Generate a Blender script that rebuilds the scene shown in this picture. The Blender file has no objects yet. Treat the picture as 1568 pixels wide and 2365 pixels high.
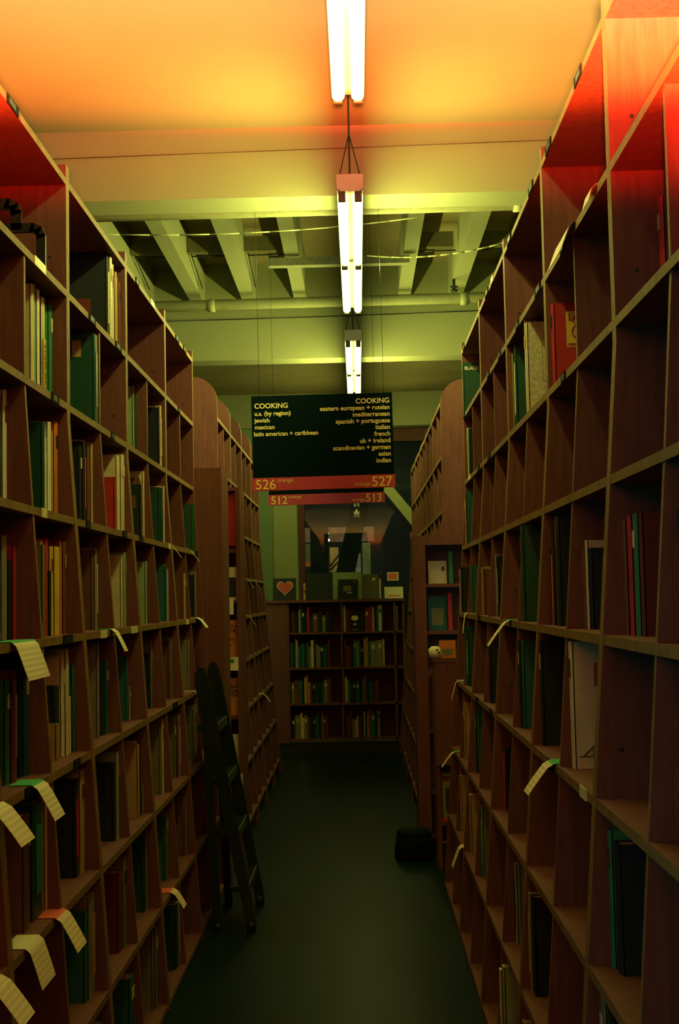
import bpy, math, random
from mathutils import Vector, Matrix, Euler
random.seed(7)
SC = bpy.context.scene
COL = SC.collection

# ------------------------------------------------------------------ camera
CAM_Z = 1.48
FPX = 2900.0
YAW, PITCH, ROLL = .0137, .0674, -.0201
_f = Vector((-math.sin(YAW)*math.cos(PITCH), math.cos(YAW)*math.cos(PITCH), math.sin(PITCH)))
_r0 = Vector((math.cos(YAW), math.sin(YAW), 0))
_u0 = _r0.cross(_f)
_r = _r0*math.cos(ROLL) + _u0*math.sin(ROLL)
_u = -_r0*math.sin(ROLL) + _u0*math.cos(ROLL)
cd = bpy.data.cameras.new('camera')
cam = bpy.data.objects.new('camera', cd); COL.objects.link(cam)
m = Matrix((_r, _u, -_f)).transposed().to_4x4()
m.translation = Vector((0, 0, CAM_Z))
cam.matrix_world = m
cd.sensor_fit = 'VERTICAL'; cd.sensor_height = 36; cd.sensor_width = 24
cd.lens = FPX/2365*36
cd.clip_start = .05
SC.camera = cam

# ------------------------------------------------------------------ exposure, world and lights
SC.view_settings.view_transform = 'Standard'
SC.view_settings.look = 'None'
SC.view_settings.gamma = 1
SC.view_settings.exposure = 0
SC.view_settings.use_curve_mapping = False
W = bpy.data.worlds.new('world'); SC.world = W; W.use_nodes = True
bg = W.node_tree.nodes['Background']
bg.inputs[0].default_value = (.03, .19, .22, 1)
bg.inputs[1].default_value = 4.5
TUBE_COL = (.97, 1.0, .22)
TUBE_STR = (4.6, 5.2, 5.2, 7.0)
SIDE_W = (13.0, 29.0, 23.0, 7.0)   # watts of the area lamps added beside each 4 ft section      # nearest, middle, farther and hidden strip light

# unseen lamp added to imitate an orange film light leak; it throws a band of
# light at the ceiling, red at its lowest angles and orange above them
LEAK_H = ZCEIL = 3.955-1.48
BAND = [(.285, 0, 0, 0), (.300, .04, .001, 0), (.325, .10, .003, .001), (.348, .20, .010, .003), (.354, .85, .06, .012), (.366, 1.7, .20, .03), (.390, 1.9, .40, .09), (.429, 1.95, .78, .30), (.47, 1.2, .5, .2), (.56, 0, 0, 0)]
ul = bpy.data.lights.new('light_leak_lamp', 'POINT'); ul.energy = 10500; ul.shadow_soft_size = .04; ul.color = (1, 1, 1)
uo = bpy.data.objects.new('light_leak_lamp', ul); COL.objects.link(uo); uo.location = (0, -.1, 1.48)
ul.use_nodes = True
_nt = ul.node_tree; _em = _nt.nodes['Emission']
_tc = _nt.nodes.new('ShaderNodeTexCoord'); _sx = _nt.nodes.new('ShaderNodeSeparateXYZ'); _nt.links.new(_tc.outputs['Normal'], _sx.inputs[0])
_ab = _nt.nodes.new('ShaderNodeMath'); _ab.operation = 'MULTIPLY'; _ab.inputs[1].default_value = 1.0
_nt.links.new(_sx.outputs['Z'], _ab.inputs[0])
_rp = _nt.nodes.new('ShaderNodeValToRGB'); _rp.color_ramp.interpolation = 'LINEAR'
_e = _rp.color_ramp.elements
_e[0].position = BAND[0][0]; _e[0].color = (0, 0, 0, 1); _e[1].position = BAND[-1][0]; _e[1].color = (0, 0, 0, 1)
for z_, r_, g_, b_ in BAND[1:-1]:
    k_ = (.342/z_)**3; q_ = _e.new(z_); q_.color = (r_*k_, g_*k_, b_*k_, 1)
_nt.links.new(_ab.outputs[0], _rp.inputs[0]); _nt.links.new(_rp.outputs['Color'], _em.inputs['Color'])

# ------------------------------------------------------------------ materials
MATS = {}
def nodes(name):
    mt = bpy.data.materials.new(name); mt.use_nodes = True
    return mt, mt.node_tree, mt.node_tree.nodes['Principled BSDF']
def plain(name, col, rough=.6, var=.12, scale=30, metal=0.0, spec=.4, bump=0):
    if name in MATS: return MATS[name]
    mt, nt, b = nodes(name)
    n = nt.nodes.new('ShaderNodeTexNoise'); n.inputs['Scale'].default_value = scale; n.inputs['Detail'].default_value = 4
    tc = nt.nodes.new('ShaderNodeTexCoord'); nt.links.new(tc.outputs['Object'], n.inputs['Vector'])
    r = nt.nodes.new('ShaderNodeValToRGB')
    r.color_ramp.elements[0].position = .3; r.color_ramp.elements[1].position = .7
    r.color_ramp.elements[0].color = (*[c*(1-var) for c in col], 1)
    r.color_ramp.elements[1].color = (*[min(1, c*(1+var)) for c in col], 1)
    nt.links.new(n.outputs['Fac'], r.inputs['Fac']); nt.links.new(r.outputs['Color'], b.inputs['Base Color'])
    b.inputs['Roughness'].default_value = rough; b.inputs['Metallic'].default_value = metal
    b.inputs['Specular IOR Level'].default_value = spec
    if bump:
        bp = nt.nodes.new('ShaderNodeBump'); bp.inputs['Strength'].default_value = bump
        nt.links.new(n.outputs['Fac'], bp.inputs['Height']); nt.links.new(bp.outputs['Normal'], b.inputs['Normal'])
    MATS[name] = mt
    return mt
def wood(name, c1, c2, rough=.62, stretch=(10, 10, 1.0), spec=.3):
    mt, nt, b = nodes(name)
    tc = nt.nodes.new('ShaderNodeTexCoord')
    mp = nt.nodes.new('ShaderNodeMapping'); mp.inputs['Scale'].default_value = stretch
    nt.links.new(tc.outputs['Object'], mp.inputs['Vector'])
    n = nt.nodes.new('ShaderNodeTexNoise'); n.inputs['Scale'].default_value = 6; n.inputs['Detail'].default_value = 8; n.inputs['Distortion'].default_value = .6
    nt.links.new(mp.outputs['Vector'], n.inputs['Vector'])
    r = nt.nodes.new('ShaderNodeValToRGB')
    r.color_ramp.elements[0].position = .32; r.color_ramp.elements[1].position = .68
    r.color_ramp.elements[0].color = (*c1, 1); r.color_ramp.elements[1].color = (*c2, 1)
    nt.links.new(n.outputs['Fac'], r.inputs['Fac']); nt.links.new(r.outputs['Color'], b.inputs['Base Color'])
    b.inputs['Roughness'].default_value = rough; b.inputs['Specular IOR Level'].default_value = spec
    MATS[name] = mt
    return mt
def emit(name, col, s):
    mt, nt, b = nodes(name)
    b.inputs['Base Color'].default_value = (.8, .8, .8, 1)
    b.inputs['Emission Color'].default_value = (*col, 1); b.inputs['Emission Strength'].default_value = s
    MATS[name] = mt
    return mt
WOOD = wood('stained_plywood', (.125, .045, .033), (.185, .069, .048))
EDGE = wood('plywood_edge', (.17, .105, .03), (.27, .17, .047), stretch=(4, 4, 4))
PIN = plain('shelf_pin_hole', (.01, .02, .02))
PAINT = plain('cream_painted_concrete', (.27, .285, .15), rough=.9, var=.05, scale=1.6, bump=.05)
SLAB = plain('grey_slab_paint', (.20, .165, .075), rough=.9, var=.22, scale=1.2)
PIPEM = plain('painted_steel_pipe', (.34, .35, .18), rough=.6, var=.08)
DARKM = plain('dark_steel', (.02, .035, .03), rough=.4, metal=.3)
HOUSE = plain('white_enamel', (.62, .60, .48), rough=.4, var=.03)
SOCK = plain('lampholder_plastic', (.10, .09, .05), rough=.5)
TUBES = [emit('lit_fluorescent_tube_%d' % i, TUBE_COL, q) for i, q in enumerate(TUBE_STR)]
BLACKB = plain('black_sign_board', (.002, .010, .014), rough=.9, var=.1, spec=.05)
REDS = plain('red_sign_strip', (.50, .050, .10), rough=.7, var=.05)
LETY = plain('pale_yellow_lettering', (.85, .85, .42), rough=.6, var=.02)
LETY2 = plain('yellow_lettering', (.80, .66, .16), rough=.6, var=.02)
LETD = plain('dark_lettering', (.02, .03, .03), rough=.6, var=.02)
LETO = plain('orange_lettering', (.95, .16, .04), rough=.6, var=.02)
PAPER = plain('cream_page_block', (.62, .56, .36), rough=.8, var=.1, scale=200)
CARD = plain('white_card_paper', (.85, .83, .62), rough=.7, var=.05, scale=12)
TALK = {}
def bands(name, base, top, ink):
    """a card of paper: coloured head band and rows of small grey print"""
    mt, nt, b = nodes(name)
    tc = nt.nodes.new('ShaderNodeTexCoord'); sp = nt.nodes.new('ShaderNodeSeparateXYZ')
    nt.links.new(tc.outputs['UV'], sp.inputs['Vector'])
    w = nt.nodes.new('ShaderNodeTexWave'); w.inputs['Scale'].default_value = 3.5; w.bands_direction = 'Y'; w.inputs['Distortion'].default_value = 0
    nt.links.new(tc.outputs['UV'], w.inputs['Vector'])
    mx = nt.nodes.new('ShaderNodeMix'); mx.data_type = 'RGBA'
    mx.inputs['A'].default_value = (*base, 1); mx.inputs['B'].default_value = (*ink, 1)
    mul = nt.nodes.new('ShaderNodeMath'); mul.operation = 'MULTIPLY'; mul.inputs[1].default_value = .45
    nt.links.new(w.outputs['Fac'], mul.inputs[0]); nt.links.new(mul.outputs[0], mx.inputs['Factor'])
    g = nt.nodes.new('ShaderNodeMath'); g.operation = 'GREATER_THAN'; g.inputs[1].default_value = .62
    nt.links.new(sp.outputs['Y'], g.inputs[0])
    m2 = nt.nodes.new('ShaderNodeMix'); m2.data_type = 'RGBA'
    nt.links.new(g.outputs[0], m2.inputs['Factor']); nt.links.new(mx.outputs['Result'], m2.inputs['A'])
    m2.inputs['B'].default_value = (*top, 1)
    nt.links.new(m2.outputs['Result'], b.inputs['Base Color'])
    b.inputs['Roughness'].default_value = .7
    TALK[name] = mt
    return mt
bands('green_headed_card', (.85, .82, .52), (.04, .42, .14), (.4, .38, .2))
bands('red_headed_card', (.85, .78, .45), (.70, .12, .06), (.45, .35, .2))
bands('plain_printed_card', (.85, .82, .50), (.80, .78, .45), (.5, .45, .25))
PAL = {
 'cream': (.66, .60, .34), 'white': (.80, .80, .62), 'tan': (.46, .32, .12), 'grey': (.25, .24, .17), 'black': (.012, .02, .022),
 'dark blue': (.015, .035, .06), 'dark green': (.006, .075, .04), 'green': (.03, .22, .08), 'red': (.48, .03, .03), 'maroon': (.15, .025, .02),
 'yellow': (.66, .50, .07), 'orange': (.62, .20, .04), 'brown': (.17, .07, .03), 'olive': (.19, .20, .07), 'silver': (.62, .60, .38),
 'pale green': (.30, .42, .20), 'teal': (.02, .14, .12)}
def bookmat(c):
    gl = c in ('silver', 'dark green')
    return plain(c.replace(' ', '_')+'_book_cloth', PAL[c], rough=.28 if c == 'silver' else (.45 if gl else .65), var=.25 if c == 'silver' else .1, scale=90 if c == 'silver' else 14, spec=.5 if gl else .35)

# ------------------------------------------------------------------ mesh helpers
class MB:
    """collects shapes into one mesh"""
    def __init__(s): s.v = []; s.f = []; s.mi = []; s.mats = []; s.sm = []
    def mat(s, m):
        if m not in s.mats: s.mats.append(m)
        return s.mats.index(m)
    def add(s, vs, fs, m, smooth=False):
        b = len(s.v); k = s.mat(m); s.v += [tuple(v) for v in vs]
        for f in fs: s.f.append([b+i for i in f]); s.mi.append(k); s.sm.append(smooth)
    def box(s, x0, x1, y0, y1, z0, z1, m, edge=None, ef=()):
        """ef: names of faces taking the edge material: x- x+ y- y+ z- z+"""
        if x0 > x1: x0, x1 = x1, x0
        vs = [(x0,y0,z0),(x1,y0,z0),(x1,y1,z0),(x0,y1,z0),(x0,y0,z1),(x1,y0,z1),(x1,y1,z1),(x0,y1,z1)]
        F = {'z-':(0,3,2,1),'z+':(4,5,6,7),'y-':(0,1,5,4),'x+':(1,2,6,5),'y+':(2,3,7,6),'x-':(3,0,4,7)}
        for k, f in F.items(): s.add([vs[i] for i in f], [(0,1,2,3)], edge if k in ef else m)
    def prism(s, pts, axis, a, b, m, edge=None, ei=()):
        """pts: 2-D outline; axis y -> (x,z), axis x -> (y,z), axis z -> (x,y)"""
        def P(p, t):
            return (p[0], t, p[1]) if axis == 'y' else ((t, p[0], p[1]) if axis == 'x' else (p[0], p[1], t))
        n = len(pts)
        s.add([P(p, a) for p in pts], [tuple(range(n))], m)
        s.add([P(p, b) for p in pts], [tuple(reversed(range(n)))], m)
        for i in range(n):
            j = (i+1) % n
            s.add([P(pts[i], a), P(pts[j], a), P(pts[j], b), P(pts[i], b)], [(3,2,1,0)], edge if i in ei else m)
    def tube(s, p, q, r, m, n=10, r2=None):
        p, q = Vector(p), Vector(q); d = (q-p).normalized(); r2 = r if r2 is None else r2
        a = d.orthogonal().normalized(); b = d.cross(a)
        vs = []
        for c, rr in ((p, r), (q, r2)):
            vs += [c + (a*math.cos(t)+b*math.sin(t))*rr for t in [2*math.pi*i/n for i in range(n)]]
        s.add(vs, [(i, (i+1) % n, n+(i+1) % n, n+i) for i in range(n)], m, True)
        s.add(vs[:n], [tuple(reversed(range(n)))], m); s.add(vs[n:], [tuple(range(n))], m)
    def path(s, pts, r, m, n=8):
        for a, b in zip(pts, pts[1:]): s.tube(a, b, r, m, n)
    def lathe(s, prof, c, m, n=24):
        vs = [(c[0]+r*math.cos(2*math.pi*i/n), c[1]+r*math.sin(2*math.pi*i/n), c[2]+z) for r, z in prof for i in range(n)]
        fs = [(k*n+i, k*n+(i+1) % n, (k+1)*n+(i+1) % n, (k+1)*n+i) for k in range(len(prof)-1) for i in range(n)]
        s.add(vs, fs, m, True)
    def build(s, name, parent=None, loc=None, rot=None, mesh=False, fix=True):
        me = bpy.data.meshes.new(name); me.from_pydata(s.v, [], s.f)
        for m_ in s.mats: me.materials.append(m_)
        me.polygons.foreach_set('material_index', s.mi); me.polygons.foreach_set('use_smooth', s.sm)
        if fix:
            import bmesh
            bm = bmesh.new(); bm.from_mesh(me); bmesh.ops.remove_doubles(bm, verts=bm.verts, dist=1e-5)
            bmesh.ops.recalc_face_normals(bm, faces=bm.faces); bm.to_mesh(me); bm.free()
        me.update()
        if mesh: return me
        return put(name, me, parent, loc, rot)
def put(name, me, parent=None, loc=None, rot=None):
    o = bpy.data.objects.new(name, me); COL.objects.link(o)
    if loc is not None: o.location = loc
    if rot is not None: o.rotation_euler = rot
    if parent is not None: o.parent = parent
    return o
def tag(o, label=None, cat=None, group=None, kind=None):
    if label: o['label'] = label
    if cat: o['category'] = cat
    if group: o['group'] = group
    if kind: o['kind'] = kind
    return o
def empty(name, loc=(0,0,0), rz=0): 
    o = bpy.data.objects.new(name, None); COL.objects.link(o); o.location = loc; o.rotation_euler = (0,0,rz); o.empty_display_size = .05
    return o
def bx(name, x0, x1, y0, y1, z0, z1, m, parent=None, **k):
    b = MB(); b.box(x0, x1, y0, y1, z0, z1, m, **k); return b.build(name, parent)
def text(name, s, size, m, parent, loc, rot=(math.pi/2,0,0), align='LEFT', bold=0.0, depth=.0006, sx=1.0, space=1.0):
    c = bpy.data.curves.new(name, 'FONT'); c.body = s; c.size = size; c.align_x = align; c.extrude = depth; c.offset = bold
    c.space_character = space; c.space_line = 1.0; c.resolution_u = 4
    o = bpy.data.objects.new('tmp_text', c); COL.objects.link(o)
    dg = bpy.context.evaluated_depsgraph_get()
    me = bpy.data.meshes.new_from_object(o.evaluated_get(dg)); bpy.data.objects.remove(o)
    me.name = name; me.materials.clear(); me.materials.append(m)
    ob = put(name, me, parent, loc, rot); ob.scale = (sx, 1, 1)
    return ob
def project(P):
    q = Vector(P) - Vector((0,0,CAM_Z)); z = q.dot(_f)
    return 784+FPX*q.dot(_r)/z, 1182.5-FPX*q.dot(_u)/z
ORD = ['topmost', 'second', 'third', 'fourth', 'fifth', 'sixth', 'seventh', 'eighth', 'ninth', 'tenth', 'eleventh', 'twelfth', 'thirteenth', 'fourteenth', 'fifteenth', 'sixteenth', 'seventeenth', 'eighteenth', 'nineteenth', 'twentieth']
def nth(i): return 'first' if i == 0 else (ORD[i] if i < len(ORD) else '%dth' % (i+1))

# ------------------------------------------------------------------ the room
def structure(o): o['kind'] = 'structure'; return o
FLOOR = plain('dark_polished_concrete', (.002, .017, .022), rough=.33, var=.3, scale=1.4, spec=.16)
SIDE = plain('side_wall_plaster', (.40, .40, .22), rough=.9, var=.1, scale=1)
structure(bx('wall_blocker_behind', -5, 5, -4.2, -4, 0, 4.6, SIDE)); structure(bx('wall_blocker_left', -5.2, -5, 1.5, 27, 0, 4.6, SIDE)); structure(bx('wall_blocker_right', 5, 5.2, 1.5, 27, 0, 4.6, SIDE))  # unseen walls, added to keep world light off the far aisle and glass
structure(bx('floor', -5, 5, -4, 27, -.12, 0, FLOOR))
ZC, ZB = 3.955, 3.58
YB1, YB2, YB3 = 6.46, 10.94, 15.42
b = MB()
b.box(-5, 5, -4, YB1, ZC, ZC+.25, PAINT)
structure(b.build('ceiling'))
b = MB(); b.box(-5, 5, YB1+.0, 27, 4.42, 4.6, SLAB); structure(b.build('ceiling'))
for y, zt in ((YB1, 4.42), (YB2, 4.42), (YB3, 4.42)):
    b = MB(); b.box(-5, 5, y, y+.24, ZB, zt, PAINT); structure(b.build('ceiling_beam'))
# second ledge line on the near beam face and hairline conduits
structure(bx('ceiling', -5, 5, YB2+.24, YB3, 4.0, 4.1, SLAB))
for k, (ya, yb) in enumerate(((YB1+.24, YB2),)):
    for i in range(-9, 10):
        b = MB(); b.box(i*.452-.055, i*.452+.055, ya, yb, 4.075, 4.42, PAINT); structure(b.build('ceiling_joist'))
def pipe(name, pts, r, mt, label, cat='pipe', clamps=()):
    b = MB(); b.path(pts, r, mt, 12)
    o = b.build(name); tag(o, label, cat)
    for p in clamps:
        c = MB(); c.tube((p[0]-.03, p[1], p[2]), (p[0]+.03, p[1], p[2]), r*1.25, mt, 14); c.build('pipe_coupling', o)
    return o
pipe('sprinkler_pipe', [(-4, 7.12, 3.70), (4, 7.12, 3.73)], .036, PIPEM, 'pale steel pipe crossing the ceiling just behind the nearer beam', clamps=[(.97, 7.12, 3.717), (1.12, 7.12, 3.718)])
pipe('sprinkler_pipe', [(-4, 10.55, 3.97), (4, 10.55, 4.01)], .045, PIPEM, 'pale steel pipe crossing the ceiling in front of the lit beam', clamps=[(.95, 10.55, 3.99), (-1.2, 10.55, 3.98)])
def wire(name, a, c, sag, label, r=.004, mt=None):
    pts = []
    for i in range(13):
        t = i/12; p = Vector(a).lerp(Vector(c), t); p.z -= sag*4*t*(1-t); pts.append(p)
    b = MB(); b.path(pts, r, mt or PIPEM, 6); return tag(b.build(name), label, 'cable')
wire('ceiling_cable', (-1.7, 7.2, 3.64), (.4, 7.2, 3.68), .05, 'thin pale cable sagging below the nearer ceiling pipe')
wire('ceiling_cable', (.1, 8.0, 3.68), (1.05, 8.0, 3.76), .05, 'thin pale cable sagging to the top of the right bookcases', r=.005)
wire('ceiling_cable', (-2.0, 10.9, 3.93), (2.0, 10.9, 3.98), .01, 'thin dark cable along the top of the lit beam', r=.005, mt=DARKM)
wire('ceiling_conduit', (-2.2, YB1-.012, 3.80), (2.2, YB1-.012, 3.86), 0, 'hairline dark conduit along the near orange beam', r=.0022, mt=plain('rusty_conduit', (.10, .05, .02)))
CROSS = plain('joist_bridging', (.30, .31, .17))
tag(bx('bridging_strut', -.63, .44, 9.35, 9.43, 3.99, 4.05, CROSS), 'pale flat strut fixed across the undersides of the middle joists', 'strut')
for i in (-4, -3, -2, 1, 2):     # dark duct brackets between joists
    x = i*.452+.055
    b = MB(); b.box(x, x+.30, 9.75, 9.82, 4.22, 4.34, plain('dull_duct_paint', (.13, .12, .05))); b.tube((x+.03, 9.8, 4.22), (x+.03, 10.5, 4.12), .006, DARKM, 6); b.tube((x+.03, 9.8, 4.20), (x+.32, 9.8, 4.20), .006, DARKM, 6)
    tag(b.build('pipe_bracket'), 'dark metal bracket recessed in the %s joist gap from the left' % {-4:'first',-3:'second',-2:'third',1:'sixth',2:'seventh'}[i], 'bracket', 'dark brackets between the joists')
b = MB(); b.tube((.84, 10.2, 4.07), (.84, 10.2, 3.98), .012, DARKM); b.tube((.84, 10.2, 3.98), (.84, 10.2, 3.965), .03, DARKM)
b.box(.81, .87, 10.185, 10.215, 4.0, 4.012, DARKM)
tag(b.build('ceiling_sprinkler'), 'small dark sprinkler head under the rightmost joist', 'sprinkler')

# ------------------------------------------------------------------ fluorescent fixtures
def fixture(sections, zt, label, wires, TUBE, watts):
    y0, y1 = sections[0][0], sections[-1][1]
    root = empty('ceiling_light', (0, y0, zt)); tag(root, label, 'ceiling light', 'fluorescent strip lights over the aisle')
    for a, c in sections:
        b = MB(); b.prism([(-.045, .03), (.045, .03), (.062, .012), (.062, .105), (-.062, .105), (-.062, .012)][:0] or [(-.062, .035), (-.045, .020), (.045, .020), (.062, .035), (.062, .10), (-.062, .10)], 'y', a-y0, c-y0, HOUSE)
        b.build('channel', root)
        for s in (-1, 1):
            t = MB(); t.tube((s*.036, a-y0+.035, .004), (s*.036, c-y0-.035, .004), .024, TUBE, 14); t.build('tube', root)
            for yy in (a-y0+.012, c-y0-.030):
                k = MB(); k.box(s*.038-.017, s*.038+.017, yy, yy+.018, -.024, .03, SOCK); k.build('lamp_holder', root)
    for a, c in sections:
        for s in (-1, 1):
            l = bpy.data.lights.new('added_side_light', 'AREA'); l.shape = 'RECTANGLE'; l.size = c-a-.1; l.size_y = .03; l.energy = watts; l.color = TUBE_COL  # area lamps added beside the tubes to light upper shelves more than lower
            o = bpy.data.objects.new('added_side_light', l); COL.objects.link(o); o.location = (s*.0645, (a+c)/2, zt+.005)
            o.rotation_euler = Matrix(((0, 0, -s), (1, 0, 0), (0, -s, 0))).to_euler()
    for yy in wires:
        k = MB()
        k.tube((-.055, yy-y0, .10), (0, yy-y0, .33), .0028, DARKM, 6); k.tube((.055, yy-y0, .10), (0, yy-y0, .33), .0028, DARKM, 6)
        k.tube((0, yy-y0, .10), (0, yy-y0, .33), .0045, DARKM, 6)
        top = ZC-zt if yy < YB1 else 4.42-zt
        k.tube((0, yy-y0, .33), (0, yy-y0, top), .0045, DARKM, 6); k.build('hanger_wire', root)
    return root
ZF = 3.34
fixture([(2.22, 3.41), (3.42, 4.60)], ZF, 'bright twin tube strip light nearest the camera, cut by the top edge', (4.4,), TUBES[0], SIDE_W[0])
fixture([(5.72, 6.93), (6.94, 8.10)], ZF, 'bright twin tube strip light hanging above the middle of the aisle', (5.82,), TUBES[1], SIDE_W[1])
fixture([(9.14, 10.37), (10.38, 11.50)], ZF, 'smallest farthest strip light just above the black hanging sign', (9.2,), TUBES[2], SIDE_W[2])

fixture([(12.7, 13.9), (13.91, 15.1)], ZF, 'strip light hidden behind the black sign, seen mirrored in the window', (12.8, 15.0), TUBES[3], SIDE_W[3])
# ------------------------------------------------------------------ bookcases
XL, XR, YL, YR, HB = -.85, .5645, 6.553, 6.503, .4765
ZT, SP, ZK, KL, KR = 2.748, .34, 2.015, .0676, .079
TH = .02
def front(side, z):
    d = max(0, ZK-z)
    return XL + KL*d if side == 'left' else XR - KR*d
def bookcase(side, y1, w, zs, label, group, frontf, back, ztop, topboard=True, rounded=False, skipdiv=(0,), pins=True, divhalf=True, dark=False):
    """a bay between y1-w and y1; zs = front-edge heights of its boards, top first"""
    s = 1 if side == 'left' else -1            # +1: opens towards +X
    y0 = y1-w
    root = empty('bookcase', (back, y0, 0)); tag(root, label, 'bookcase', group)
    fr = lambda z: frontf(z)-back
    for k, (ya, yb) in enumerate(((0, TH), (w-TH, w))):
        pts = [(fr(0), 0)]
        pts += [(fr(z), z) for z in (.5, 1.0, 1.5, ZK) if z < ztop] 
        if rounded:
            R = .15
            for i in range(7):
                a = i/6*math.pi/2
                pts.append((fr(ztop-R)-s*R*1.0+s*R*math.cos(a), ztop-R+R*math.sin(a)))
            pts.append((0, ztop))
        else:
            pts += [(fr(ztop), ztop), (fr(ztop)-s*.05, ztop), (fr(ztop)-s*.13, ztop-.038), (0, ztop-.038)]
        pts.append((0, 0))
        nb = [i for i in range(len(pts)-3)]
        b = MB(); b.prism(pts, 'y', ya, yb, WOOD, EDGE, nb)
        if pins:
            for z in zs[:-1]:
                for dx in (.05, .23):
                    zc = z+.10 if dx < .1 else z+.10
                    if (int(z*50)+int(dx*10)+k) % 3 == 0: continue
                    xx = fr(zc)-s*dx; yy = ya-.0008
                    n = 8; vs = [(xx+.005*math.cos(2*math.pi*i/n), yy, zc+.005*math.sin(2*math.pi*i/n)) for i in range(n)]
                    if zc < ztop-.05: b.add(vs, [tuple(range(n))], PIN)
        b.build('side_panel', root, fix=False)
    bx('back_panel', 0, s*.008, TH, w-TH, .02, zs[0]-.02, WOOD, root)
    for r, z in enumerate(zs):
        b = MB(); e = 'x+' if s > 0 else 'x-'
        b.box(s*.008, fr(z), TH, w-TH, z-.021, z, WOOD, EDGE, (e,)); b.build('shelf', root)
    if divhalf:
        for r in range(len(zs)-1):
            if r in skipdiv: continue
            za, zb = zs[r+1], zs[r]-.021
            b = MB(); b.prism([(s*.008, za), (fr(za)-s*.004, za), (fr(zb)-s*.004, zb), (s*.008, zb)], 'y', w/2-.008, w/2+.008, WOOD, EDGE, (1,))
            b.build('divider', root)
    bx('toe_kick', fr(0)-s*.03, fr(0)-s*.05, TH, w-TH, 0, zs[-1]-.021, DARKM, root) if zs[-1]-.021 > .01 else None
    return root
ZS = [ZT-SP*i for i in range(9)]
BACK = {'left': XL-.30, 'right': XR+.30}
for side, ye, n in (('left', YL, 5), ('right', YR, 6)):
    for i in range(n):
        bookcase(side, ye-2*HB*i, 2*HB, ZS, 'tall stained plywood bookcase, %s from the far end of the near %s row' % (nth(i), side),
                 'tall bookcases along the aisle', lambda z, sd=side: front(sd, z), BACK[side], ZT+.042)
# the second run of bookcases beyond the cross aisle
Z2L = [2.60, 2.28, 1.95, 1.63, 1.36, 1.07, .76, .45, .12]
Z2R = [2.66, 2.33, 2.0, 1.67, 1.35, 1.04, .73, .42, .12]
for side, ys, w, n, zz, xf, kk, zt in (('left', 7.65, .80, 4, Z2L, -.845, .08, 2.85), ('right', 7.65, .87, 5, Z2R, .525, .085, 2.80)):
    s = 1 if side == 'left' else -1
    for i in range(n):
        bookcase(side, ys+w*(i+1), w, zz, 'plywood bookcase with rounded top corners beyond the cross aisle, %s in the far %s row' % (nth(i), side),
                 'round cornered bookcases beyond the cross aisle', lambda z, xf=xf, kk=kk, s=s: xf + s*kk*max(0, 2.0-z), xf-s*.30, zt, rounded=True, skipdiv=(), pins=False)

# ------------------------------------------------------------------ books
BOOKN = {}
def book_mesh(col, t, h, d, s, spine_label, page=True):
    """origin: bottom centre of the spine; s=+1: spine faces +X. Boards, rounded spine"""
    mt = bookmat(col); b = MB(); c = .0028
    b.box(0, -s*d, -t/2, -t/2+c, 0, h, mt); b.box(0, -s*d, t/2-c, t/2, 0, h, mt)
    pts = [(0, -t/2), (s*.004, -t/2+t*.2), (s*.0055, 0), (s*.004, t/2-t*.2), (0, t/2), (-s*c, t/2), (-s*c, -t/2)]
    b.prism(pts if s > 0 else pts, 'z', 0, h, mt)
    if spine_label:
        lm, z0, z1 = spine_label
        b.box(s*.0052, s*.0064, -t*.28, t*.28, h*z0, h*z1, lm)
    return b
def book(col, t, h, d, s, loc, label, group, tilt=0, spine=None, parts=True, rz=0):
    b = book_mesh(col, t, h, d, s, spine)
    o = b.build('book', None, loc, (tilt, 0, rz)); tag(o, label, 'book', group)
    if parts:
        p = MB(); p.box(-s*.003, -s*(d-.004), -t/2+.003, t/2-.003, .003, h-.004, PAPER); p.build('page_block', o)
    return o
ROWN = ['top', 'second', 'third', 'fourth', 'fifth', 'sixth', 'seventh', 'bottom']
hidden = MB()
NB = [0]
def slot_books(side, row, slot, lst, setback=.03, filler=True):
    """lst from the far divider towards the camera: (colour, thickness, height[, spine label colour])"""
    s = 1 if side == 'left' else -1
    ye = YL if side == 'left' else YR
    yf = ye-slot*HB - (.021 if slot % 2 == 0 else .010)
    yn = ye-(slot+1)*HB + (.021 if slot % 2 else .010)
    z = ZS[row+1]
    y = yf-.002
    out = []
    for k, e in enumerate(lst):
        col, t, h = e[:3]
        lab = None
        if len(e) > 3 and e[3]: lab = (bookmat(e[3]), .2, .8)
        elif t > .02 and k % 2 == 0: lab = (bookmat(random.choice(['cream', 'maroon', 'black', 'tan'])), .72, .86)
        if y-t < yn: break
        x = front(side, z)-s*(setback+.012*((k*7) % 3)/2)
        tilt = 0
        out.append(book(col, t, min(h, SP-.03), .21 if h > .23 else .15, s, (x, y-t/2, z),
             '%s %s book, %s from far divider, %s shelf, %s slot, near %s row' % ('thick' if t > .03 else 'thin', col, nth(k), ROWN[row], nth(slot), side),
             'books on the near %s bookcases' % side, spine=lab, parts=(t > .012)))
        y -= t+.0008; NB[0] += 1
    return out
L = 'left'; R = 'right'
SL = {}
def put_slot(side, row, slot, lst, sb=.03): SL[(side, row, slot)] = slot_books(side, row, slot, lst, sb)
cr, wh, tn, gy, bk, db, dg_, gr, rd, mr, yl, og, bn, ol, sv, pg, te = 'cream white tan grey,black,dark blue,dark green,green,red,maroon,yellow,orange,brown,olive,silver,pale green,teal'.replace('cream white tan grey', 'cream,white,tan,grey').split(',')
put_slot(L, 0, 4, [(bn, .03, .26), (tn, .02, .27), (mr, .02, .27), (tn, .025, .28), (cr, .03, .30), (sv, .03, .31), (sv, .035, .31), (bk, .03, .31, cr)], .02)
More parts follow.
